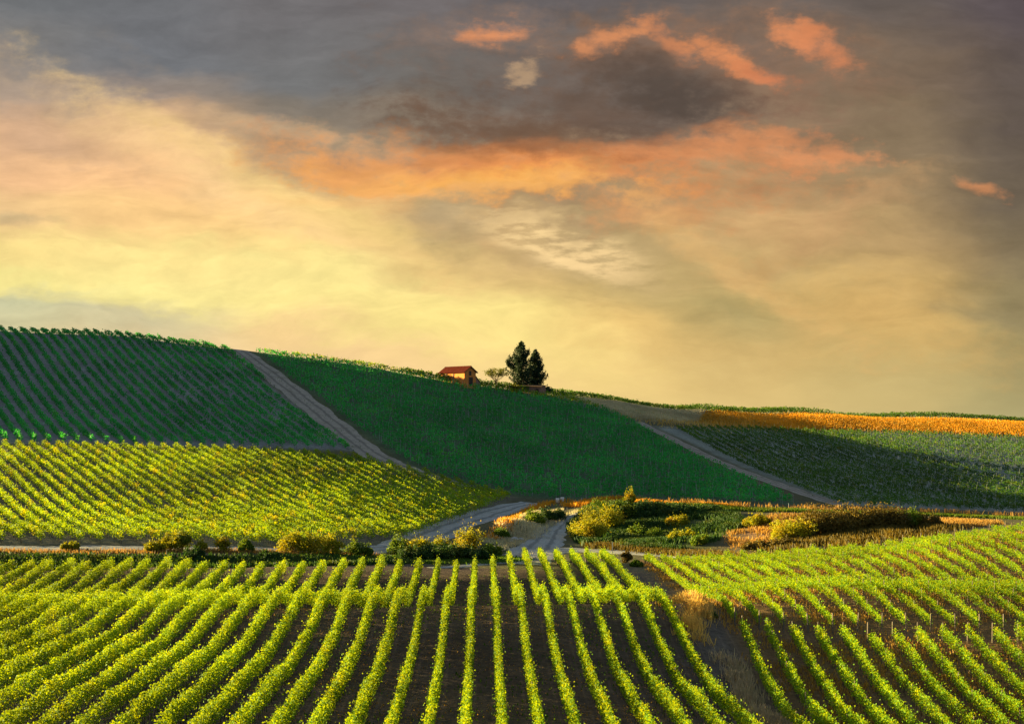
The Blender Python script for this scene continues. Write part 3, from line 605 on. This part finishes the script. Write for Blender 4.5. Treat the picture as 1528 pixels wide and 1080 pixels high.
grass('dry_weeds', [(-40, 92), (18, 92), (17, 160), (-40, 160)], 7000, .10, M['straw'], 'dry litter on the dark soil between the near vine rows', .06, clump=.21)
grass('dry_grass', band([at(px, Y)[:2] for px, Y in ((-60, 204), (100, 204), (190, 205), (330, 206.5), (480, 210), (560, 216))], 2.2), 9000, .5, M['straw'], 'dry grass lip along the ditch below the left road', .06)
fl = PW([(1000, 757), (1100, 760), (1200, 763), (1300, 766), (1400, 769), (1475, 772), (1540, 775)])
vt = PW([(362, 527), (430, 578), (496, 631), (566, 683), (636, 709)])
for off, nm in ((-4.0, 'left'), (4.0, 'right')):
    grass('verge_grass', band([(x + off * .86, y + off * .5) for x, y in vt], 1.3), 2600, .35, M['green_grass'], 'low green grass on the ' + nm + ' verge of the hill track', .10, clump=.5)
grass('verge_grass', band(vt, 1.1), 3600, .28, M['green_grass'], 'sparse green grass on the crown of the hill track', .08, clump=.6)
grass('verge_grass', band(PW([(958, 633), (1022, 664), (1075, 690), (1142, 716), (1212, 740)]), .9), 2600, .25, M['green_grass'], 'sparse green grass on the crown of the slope track', .08, clump=.6)
grass('verge_grass', band(PW([(770, 842), (796, 824), (812, 808), (822, 793), (838, 779)]), .8), 900, .22, M['grey_grass'], 'sparse dry grass on the crown of the valley road', .07, clump=.6)
grass('dry_reeds', band([(x, y + 3.5) for x, y in fl], 2.2), 6000, 1.25, M['straw'], 'ragged orange reeds above the green fringe at the slope foot', .10, clump=.8)
grass('roadside_grass', band(fl, 6), 16000, .55, M['bush_green'], 'yellow-green grass fringe at the foot of the dark slope', .09)
grass('dry_grass', bare, 22000, .65, M['straw'], 'orange dry grass on the bank left of the brown thicket', .09, clump=.35)
grass('undergrowth', PW([(1180, 800), (1380, 786), (1420, 792), (1360, 806), (1240, 818), (1150, 824)]), 15000, 1.1, M['bush_brown'], 'dark reeds standing in for shade between the thicket and the near vines', .10, jit=2.2, clump=.5)  # dark blades put in for the shade below the thicket
grass('undergrowth', green, 42000, .9, M['bush_dark'], 'dark green undergrowth in the hollow behind the road', .14, clump=.25)
grass('dry_grass', band(PW([(850, 756), (900, 748), (930, 744), (975, 752), (1030, 752), (1080, 757)]), 5), 9000, .8, M['gold_grass'], 'golden grass on top of the mound beyond the road', .09)
grass('dry_grass', band(PW([(728, 806), (752, 788), (780, 768), (815, 752), (850, 748)]), 2.6), 5000, .7, M['gold_grass'], 'golden dry grass along the top of the bank between the two roads', .08)
grass('dry_grass', band(PW([(738, 812), (762, 796), (788, 778), (822, 762)]), 5.5), 7000, .5, M['grey_grass'], 'dull dry grass on the shaded flank of the bank', .09)
grass('green_grass', band(PW([(395, 845), (500, 842), (600, 840), (700, 838), (760, 832)]), 9), 14000, .4, M['green_grass'], 'short green grass below the bank bushes', .10)
grass('dry_grass', band(PW([(740, 822), (775, 808), (800, 796), (815, 786), (840, 772), (870, 762)]), 2.2), 5000, .6, M['grey_grass'], 'pale dry grass along the left edge of the valley road', .06)
grass('dry_grass', band(PW([(880, 815), (960, 822), (1060, 829), (1180, 832)]), 5), 9000, .8, M['bush_brown'], 'brown dry grass between the hollow and the field road', .08)

# ------------------------------------------------------------------ bushes
def bush(px, Y, w, h, mat, label, leaf=.30, n=1500, name='bush', group=None, dy=0.0, spiky=0.0, dip=0.0, grow=1.0):
    w *= grow; h *= grow
    x, y, z = at(px, Y); root = empty(name, (x, y, z)); tag(root, label, 'bush', group)
    nl = max(6, int(w * 3.2)); lob = [(rng.uniform(-.38, .38) * w, rng.uniform(-.3, .3) * w, rng.uniform(.18, .68) * h, rng.uniform(.14, .30) * min(w, h * 1.5)) for _ in range(nl)]
    lob.append((0, 0, h * .42, .34 * min(w, h * 1.3)))
    P = []
    for i in range(n):
        lx, ly, lz, lr = lob[rng.integers(len(lob))]; d = rng.normal(size=3); d /= np.linalg.norm(d); r = lr * rng.random() ** .35 * (1 + rng.normal(0, .12))
        q = np.array([lx, ly, lz]) + d * r * np.array([1, 1, .9])
        if spiky and rng.random() < spiky: q[2] += rng.random() ** 2 * h * .5; q[:2] *= .7
        q[2] = max(.05, min(q[2], h * 1.25)); P.append(q)
    P = np.array(P); gz = H(P[:, 0] + x, P[:, 1] + y) - z; P[:, 2] += gz - dip
    V, Fq = leaf_quads(P, leaf * rng.uniform(.6, 1.4, len(P)), up=.2); mesh_np('crown', V, Fq, mat, root)
    b = MB()
    for k in range(5):
        a = k * 1.3 + rng.random(); rr = .25 * w * rng.uniform(.5, 1); b.tube([(0, 0, -.1), (rr * .4 * math.cos(a), rr * .4 * math.sin(a), h * .3), (rr * math.cos(a), rr * math.sin(a), h * .62)], [.07, .045, .02], 5)
    b.build('stem', M['bark'], root); return root
grass('undergrowth', band([at(px, Y)[:2] for px, Y in ((-60, 195.5), (100, 196), (190, 197), (330, 198.5), (480, 202), (600, 208))], 5), 26000, .75, M['bush_dark'], 'added dark weeds that darken the ditch behind the near vines', .13)  # dark blades put in to darken the ditch band
G1 = 'bushes along the ditch below the left road'
for px, Y, w, h, m, lb in [(232, 206, 3.0, 1.3, 'bush_gold', 'low golden bush by the left road, first in its line'), (255, 207, 2.6, 1.9, 'bush_gold', 'rusty golden bush by the left road beside a taller green one'),
    (272, 208, 2.4, 2.6, 'bush_green', 'taller green bush by the left road above the ditch'), (298, 207, 1.8, 1.2, 'bush_gold', 'small rusty bush right of the taller green bush by the ditch'),
    (337, 207, 2.2, 1.7, 'bush_gold', 'rounded yellow-green bush by the left road above the ditch'), (366, 208, 2.3, 1.6, 'bush_green', 'olive bush beside the rounded yellow-green bush'),
    (105, 207, 3.2, .9, 'bush_gold', 'low golden tuft on the ditch lip at the left road'), (285, 199.5, 3.2, 1.3, 'bush_dark', 'dark bush in the ditch beneath the taller green bush'),
    (435, 210, 3.6, 2.6, 'bush_gold', 'tall yellow-green bush standing between the road and the near vines'), (470, 210, 3.6, 2.5, 'bush_gold', 'broad leafy bush beside the tall yellow-green one'), (497, 211, 2.6, 2.2, 'bush_gold', 'yellow-green bush right of the broad leafy bush'), (525, 213, 2.4, 2.3, 'bush_green', 'slender green bush at the road bend'), (545, 213, 2, 1.9, 'bush_green', 'upright olive bush at the end of the line by the road bend'),
    (400, 202, 3, 1.2, 'bush_dark', 'dark bush in the ditch left of the yellow-green bush')]:
    bush(px, Y, w, h, M[m], lb, .22, int(800 * w), group=G1, grow=1.2, spiky=.25)
G2 = 'bushes on the bank between the roads'
for px, Y, w, h, m, lb in [(594, 219, 3.4, 2.2, 'bush_green', 'round dark green bush where the left road turns up'), (630, 222, 4.6, 2.3, 'bush_gold', 'long low golden bush on the bank top'), (656, 224, 3.6, 2.5, 'bush_gold', 'golden bush on the bank beside the bright yellow tree'),
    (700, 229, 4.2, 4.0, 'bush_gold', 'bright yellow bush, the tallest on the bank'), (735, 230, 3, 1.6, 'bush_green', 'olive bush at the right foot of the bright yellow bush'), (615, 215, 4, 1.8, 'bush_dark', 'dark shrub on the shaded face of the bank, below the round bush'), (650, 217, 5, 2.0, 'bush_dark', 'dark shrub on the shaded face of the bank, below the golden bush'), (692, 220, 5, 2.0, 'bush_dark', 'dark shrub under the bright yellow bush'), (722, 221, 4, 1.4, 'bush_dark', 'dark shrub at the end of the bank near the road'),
    (800, 277, 4.2, 2.2, 'bush_green', 'olive bush on the bank left of the valley road'), (825, 282, 4.5, 2.0, 'bush_dark', 'dark bush on the bank above the valley road'), (748, 258, 3.0, 1.3, 'bush_green', 'low olive bush left of the pale rocks')]:
    bush(px, Y, w, h, M[m], lb, .24, int(750 * w), group=G2, grow=1.2, spiky=.12)
G3 = 'bushes around the hollow beyond the road'
for px, Y, w, h, m, lb in [(878, 264, 6.0, 3.9, 'bush_gold', 'large rounded golden bush at the road bend'), (898, 273, 7.0, 4.0, 'bush_gold', 'golden green bush right behind the large rounded one'), (915, 281, 8, 3.0, 'bush_green', 'green bush on the mound flank'),
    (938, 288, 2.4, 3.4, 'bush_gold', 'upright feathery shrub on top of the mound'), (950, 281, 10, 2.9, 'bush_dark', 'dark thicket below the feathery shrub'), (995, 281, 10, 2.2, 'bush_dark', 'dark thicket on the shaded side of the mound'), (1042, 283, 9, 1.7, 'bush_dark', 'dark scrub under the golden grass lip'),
    (912, 259, 4, 1.4, 'bush_dark', 'low dark bush at the foot of the golden bush'), (950, 266, 3.4, 2.2, 'bush_green', 'small green bush in the hollow with lit top'), (980, 262, 3.4, 2.0, 'bush_green', 'second small green bush in the hollow beside a lit tuft'), (1010, 272, 4.5, 1.7, 'bush_gold', 'low golden tuft in the middle of the hollow'), (1015, 258, 5, 1.6, 'bush_gold', 'lit olive tuft low in the hollow'), (1045, 252, 3, 1.6, 'bush_green', 'olive bush where the hollow meets bare earth'),
    (935, 226, 1.7, 1.9, 'bush_brown', 'brown dry bush in the gap between the near vine rows'), (947, 216, 2.2, 1.0, 'bush_green', 'small green bush below the brown dry bush')]:
    bush(px, Y, w, h, M[m], lb, .26, int(700 * w), group=G3, grow=1.12, spiky=.3 if 'feathery' in lb else .12)
G4 = 'bushes of the brown thicket'
for i, (px, Y, w, h, m, lb) in enumerate([(1130, 262, 5, 1.9, 'bush_gold', 'low orange bush on the bare bank'), (1180, 250, 7, 3.2, 'bush_gold', 'olive gold bush at the sunny end of the brown thicket'), (1212, 252, 8, 4.2, 'bush_brown', 'tallest brown bush at the sunny end of the thicket'), (1250, 253, 8, 4.2, 'bush_brown', 'brown bush, second in the thicket after the tallest'),
    (1285, 254, 8, 3.9, 'bush_brown', 'brown bush in the middle of the thicket'), (1320, 255, 8, 3.6, 'bush_brown', 'brown bush before the olive one in the thicket'), (1348, 257, 6.5, 3.0, 'bush_green', 'olive bush near the end of the brown thicket'), (1378, 257, 6.5, 2.3, 'bush_brown', 'low brown bush ending the thicket'), (1165, 240, 5, 1.7, 'bush_brown', 'low brown bush behind the near vines'), (1125, 240, 4.5, 1.4, 'bush_brown', 'low reddish bush at the end of the field road')]):
    bush(px, Y, w, h, M[m], lb, .27, int(800 * w), group=G4, grow=1.1, spiky=.2)
bush(840, 470, 2.6, 1.9, M['bush_brown'], 'small dark bush on the skyline right of the cypresses', .4, 500)
bush(937, 488, 3.6, 2.2, M['bush_brown'], 'second dark bush on the skyline, farther down the ridge', .4, 600)
bush(1062, 146, 1.8, .8, M['bush_dark'], 'low green weed clump in the weedy strip below the golden grass', .16, 500)

# ------------------------------------------------------------------ trees by the house
def cypress(px, Y, h, w, label, side=None, seed=0, n=13000):
    x, y, z = at(px, Y); root = empty('cypress_tree', (x, y, z)); tag(root, label, 'tree', 'cypress trees beside the shed'); r2 = np.random.default_rng(seed)
    b = MB(); b.tube([(0, 0, -.3), (.1, 0, h * .4), (0, .05, h * .95)], [.32, .2, .04], 8)
    P = []
    nb = 120
    for k in range(nb):
        t = (k + r2.random()) / nb; zz = h * (.07 + .90 * t); env = w / 2 * (1 - t ** 1.5) ** .8 * (.62 + .38 * min(1, t * 5)) * r2.uniform(.62, 1.12); a = r2.random() * 2 * PI
        if side and abs(t - side[1]) < .06 and r2.random() < .7: a = side[0] + r2.normal(0, .25); env = side[2] * r2.uniform(.8, 1)
        p1 = np.array([env * math.cos(a), env * math.sin(a), zz + env * .55]); p0 = np.array([0, 0, zz - env * .15])
        b.tube([p0, (p0 + p1) / 2 + np.array([0, 0, -.1]), p1], [.07, .045, .02], 4, False)
        m = int(n / nb * (.35 + env / (w / 2)))
        tt = r2.random(m) ** .7; q = p0 + (p1 - p0) * tt[:, None] + r2.normal(0, 1, (m, 3)) * (np.array([.42, .42, .55]) * (.55 + .5 * (1 - tt))[:, None]); P.append(q)
        tip = p1 + r2.normal(0, 1, (m // 5, 3)) * np.array([.16, .16, .4]) + np.array([0, 0, .35]); P.append(tip)
    top = np.stack([r2.normal(0, .16, 260), r2.normal(0, .16, 260), h * (.86 + .17 * r2.random(260))], 1); P.append(top)
    P = np.concatenate(P); V, Fq = leaf_quads(P, .36 * r2.uniform(.6, 1.3, len(P))); b.build('trunk', M['bark'], root); mesh_np('crown', V, Fq, M['cypress'], root); return root
cypress(778, 462, 15.9, 10.8, 'taller left cypress with ragged sunlit crown behind the shed', side=(PI, .40, 4.8), seed=3)
cypress(799, 466, 13.9, 7.8, 'shorter dark cypress close on the right of the taller one', seed=8, n=12000)
bush(814, 464, 4.6, 3.6, M['cypress'], 'dark shrub at the foot of the shorter cypress', .32, 1500)
bush(768, 455, 4.6, 3.3, M['tree'], 'leafy green shrub in front of the shed wall', .34, 700)
def small_tree(px, Y, h, w, label):
    x, y, z = at(px, Y); root = empty('tree', (x, y, z)); tag(root, label, 'tree'); r2 = np.random.default_rng(4); b = MB(); b.tube([(0, 0, -.3), (.05, 0, h * .22), (-.05, 0, h * .42)], [.17, .13, .10], 7); P = []
    for k in range(17):
        a = k * 2.4; el = .25 + .9 * r2.random(); L = w * .56 * r2.uniform(.75, 1.05); s = np.array([0, 0, h * (.24 + .2 * r2.random())]); e = s + np.array([L * math.cos(a) * math.cos(el * .8), L * math.sin(a) * math.cos(el * .8), (h * .62) * math.sin(el)])
        e[2] = min(e[2], h * .95); mid = (s + e) / 2 + np.array([0, 0, -.1]); b.tube([s, mid, e], [.08, .05, .02], 5, False)
        for c, m in ((e, 85), (mid * .35 + e * .65, 45)):
            P.append(c + r2.normal(0, 1, (m, 3)) * np.array([.50, .50, .26]))
    P = np.concatenate(P); V, Fq = leaf_quads(P, .26 * r2.uniform(.6, 1.3, len(P))); b.build('trunk', M['bark'], root); mesh_np('crown', V, Fq, M['tree'], root)
small_tree(740, 452, 6.9, 7.2, 'small open-crowned tree between the farmhouse and the shed')

# ------------------------------------------------------------------ farmhouse and shed
def tile_mat(name, c):
    m, g, out = mat_new(name); tc = g.n.new('ShaderNodeTexCoord'); w = g.n.new('ShaderNodeTexWave'); w.bands_direction = 'X'; w.inputs['Scale'].default_value = 2.2; w.inputs['Distortion'].default_value = .3; g.l.new(tc.outputs['Object'], w.inputs[0])
    n = g.noise(tc.outputs['Object'], 1.5, 5, .6).outputs['Fac']; k = g.math('MULTIPLY', g.rng(w.outputs['Fac'], 0, 1, .72, 1.15, smooth=False), g.rng(n, .3, .7, .7, 1.3, smooth=False)); cc = g.n.new('ShaderNodeCombineColor')
    for i in range(3): g.l.new(k, cc.inputs[i])
    d = g.n.new('ShaderNodeBsdfPrincipled'); g.put(d.inputs['Base Color'], g.mul(c, cc.outputs[0])); d.inputs['Roughness'].default_value = 1; d.inputs['Specular IOR Level'].default_value = 0; g.l.new(d.outputs[0], out.inputs[0]); return m
M['roof'] = tile_mat('red_roof_tiles', (.080, .018, .012, 1)); M['wall'] = plain('ochre_render', (.60, .21, .045, 1), var=.18, scale=1.2, bump=.3); M['wall2'] = plain('pinkish_brick', (.24, .13, .095, 1), var=.25, scale=2.5, bump=.4)
M['dark'] = plain('dark_timber', (.045, .03, .022, 1), .6); M['woodtrim'] = plain('weathered_timber', (.16, .09, .05, 1))
HY0 = 444; hx, hy, hz = at(693, HY0); A45 = math.radians(-45)
house = empty('farmhouse', (hx, hy, hz + .7), A45); tag(house, 'ochre farmhouse with a red tiled gable roof on the hilltop', 'house')
L_, W_, Hw, Hr = 11.2, 4.9, 4.4, 6.0     # x along the long wall, front wall at y = 0, gable at x = 0 end
b = MB(); x0, x1, y0, y1 = -L_, 0, 0, W_
b.add([(x0, y0, -3), (x1, y0, -3), (x1, y1, -3), (x0, y1, -3), (x0, y0, Hw), (x1, y0, Hw), (x1, y1, Hw), (x0, y1, Hw), (x0, W_ / 2, Hr), (x1, W_ / 2, Hr)],
      [(0, 1, 5, 4), (2, 3, 7, 6), (1, 2, 6, 9, 5), (3, 0, 4, 8, 7), (3, 2, 1, 0)]); b.build('wall', M['wall'], house)
b = MB(); ov, th = .55, .16; sl = (Hr - Hw) / (W_ / 2)
for sgn in (0, 1):
    ya, yb = (y0 - ov, W_ / 2) if sgn == 0 else (y1 + ov, W_ / 2); za = Hw - ov * sl + .04; zb = Hr + .04
    b.add([(x0 - ov, ya, za), (x1 + ov, ya, za), (x1 + ov, yb, zb), (x0 - ov, yb, zb), (x0 - ov, ya, za + th), (x1 + ov, ya, za + th), (x1 + ov, yb, zb + th), (x0 - ov, yb, zb + th)],
          [(0, 1, 2, 3), (7, 6, 5, 4), (0, 4, 5, 1), (1, 5, 6, 2), (3, 7, 4, 0)])
rf = b.build('roof', M['roof'], house)
b = MB(); b.tube([(x0 - ov, W_ / 2, Hr + .2), (x1 + ov, W_ / 2, Hr + .2)], [.13, .13], 8); b.build('ridge_tile', M['roof'], rf)
def opening(kind, c, d, parent, mat=None):
    b = MB(); b.box(c, d); o = b.build(kind, mat or M['dark'], parent)
    f = MB(); w, dd, h = (d[0], d[1], d[2]) if d[0] > d[1] else (d[1], d[0], d[2]); ax = d[0] > d[1]; t = .12
    for q in (-1, 1):
        off = q * (w / 2 + t / 2); f.box((c[0] + (off if ax else 0), c[1] + (0 if ax else off), c[2]), ((t, dd + .08, h) if ax else (dd + .08, t, h)))
    f.box((c[0], c[1], c[2] + h / 2 + t / 2), ((w + 2 * t, dd + .08, t) if ax else (dd + .08, w + 2 * t, t))); f.build('frame', M['woodtrim'], o); return o
opening('window', (x0 + 1.5, 0, 2.5), (.9, .1, 1.5), house); opening('door', (0, W_ * .55, 1.5), (.1, 1.5, 2.3), house); opening('window', (0, W_ * .5, 3.9), (.1, .7, 1.3), house)
b = MB(); b.box((x0 + 2.9, -.12, Hw / 2 - .4), (.45, .2, Hw - .2)); b.build('pilaster', M['wall2'], house); b = MB(); b.box((x0 + 6.2, -.08, Hw / 2 - .4), (.3, .14, Hw - .2)); b.build('pilaster', M['wall2'], house)
b = MB(); b.add([(-3.4, y1, -3), (-.2, y1, -3), (-.2, y1 + 2.2, -3), (-3.4, y1 + 2.2, -3), (-3.4, y1, 3.0), (-.2, y1, 3.0), (-.2, y1 + 2.2, .9), (-3.4, y1 + 2.2, .9)], [(0, 1, 5, 4), (1, 2, 6, 5), (2, 3, 7, 6), (3, 0, 4, 7)])
lt = b.build('lean_to', M['wall2'], house); b = MB(); b.add([(-3.6, y1 + .02, 3.12), (0, y1 + .02, 3.12), (0, y1 + 2.5, .78), (-3.6, y1 + 2.5, .78), (-3.6, y1 + .02, 3.24), (0, y1 + .02, 3.24), (0, y1 + 2.5, .9), (-3.6, y1 + 2.5, .9)], [(0, 1, 2, 3), (7, 6, 5, 4), (0, 4, 5, 1), (1, 5, 6, 2), (2, 6, 7, 3), (3, 7, 4, 0)]); b.build('roof', M['roof'], lt)
b = MB()
for px_, py_ in ((x0, 0), ):
    b.box((x0 + 8.6, W_ * .7, Hr + .1), (.6, .6, 1.0)); 
# shed
sx, sy, sz = at(786, 458); shed = empty('shed', (sx, sy, sz - .7), math.radians(-22)); tag(shed, 'low brick shed with a nearly flat roof under the cypresses', 'shed')
b = MB(); b.add([(-5, 0, -2.5), (5, 0, -2.5), (5, 4, -2.5), (-5, 4, -2.5), (-5, 0, 3.2), (5, 0, 2.7), (5, 4, 3.1), (-5, 4, 3.6)], [(0, 1, 5, 4), (1, 2, 6, 5), (2, 3, 7, 6), (3, 0, 4, 7)]); b.build('wall', M['wall2'], shed)
b = MB(); b.add([(-5.4, -.4, 3.2), (5.4, -.4, 2.68), (5.4, 4.3, 3.15), (-5.4, 4.3, 3.67), (-5.4, -.4, 3.36), (5.4, -.4, 2.84), (5.4, 4.3, 3.31), (-5.4, 4.3, 3.83)], [(3, 2, 1, 0), (4, 5, 6, 7), (0, 1, 5, 4), (1, 2, 6, 5), (2, 3, 7, 6), (3, 0, 4, 7)]); b.build('roof', M['woodtrim'], shed)
opening('door', (3.6, 0, 1.1), (.9, .1, 1.9), shed)

# ------------------------------------------------------------------ small things in the valley
def drum(px, Y, label):
    x, y, z = at(px, Y); root = empty('drum', (x, y, z)); tag(root, label, 'drum', 'white drums at the foot of the dark slope'); b = MB()
    b.tube([(0, 0, 0), (0, 0, .05), (0, 0, .30), (0, 0, .33), (0, 0, .62), (0, 0, .65), (0, 0, .95)], [.36, .40, .40, .43, .40, .43, .40], 16); b.build('body', M['white'], root, True)
    b = MB(); b.tube([(0, 0, .95), (0, 0, 1.02)], [.42, .40], 16); b.build('lid', M['white'], root)
drum(832, 313, 'white plastic drum at the foot of the dark slope, left one of two'); drum(839, 314, 'white plastic drum at the foot of the dark slope, right one of two')
def rock(px, Y, r, label, group=None):
    x, y, z = at(px, Y); r2 = np.random.default_rng(int(px * 7)); import bmesh; bm = bmesh.new(); bmesh.ops.create_icosphere(bm, subdivisions=2, radius=r)
    for v in bm.verts: v.co *= r2.uniform(.8, 1.15); v.co.z *= .6
    me = bpy.data.meshes.new('rock'); bm.to_mesh(me); bm.free(); me.materials.append(M['rock']); o = bpy.data.objects.new('rock', me); COL.objects.link(o); o.location = (x, y, z + r * .2); tag(o, label, 'rock', group)
for px, Y, r, lb in [(858, 312, .5, 'pale rock near the drums at the slope foot'), (864, 313, .4, 'smaller rock beside the short post at the slope foot'), (768, 256, .9, 'large pale rock on the bank left of the valley road'), (777, 257, .7, 'flat pale rock right of the large one on the bank'), (762, 253, .6, 'small pale rock below the large one on the bank')]: rock(px, Y, r, lb, 'pale rocks in the valley')
for px, Y, h, lb in [(868, 311, 1.2, 'short wooden post beside the rocks at the slope foot'), (914, 244, 2.0, 'tall pale post at the edge of the field road'), (1177, 300, 1.3, 'thin post standing in the grass fringe')]:
    x, y, z = at(px, Y); me = post_mesh('marker_post', .12, h, M['stake']); o = bpy.data.objects.new('marker_post', me); COL.objects.link(o); o.location = (x, y, z); tag(o, lb, 'post')
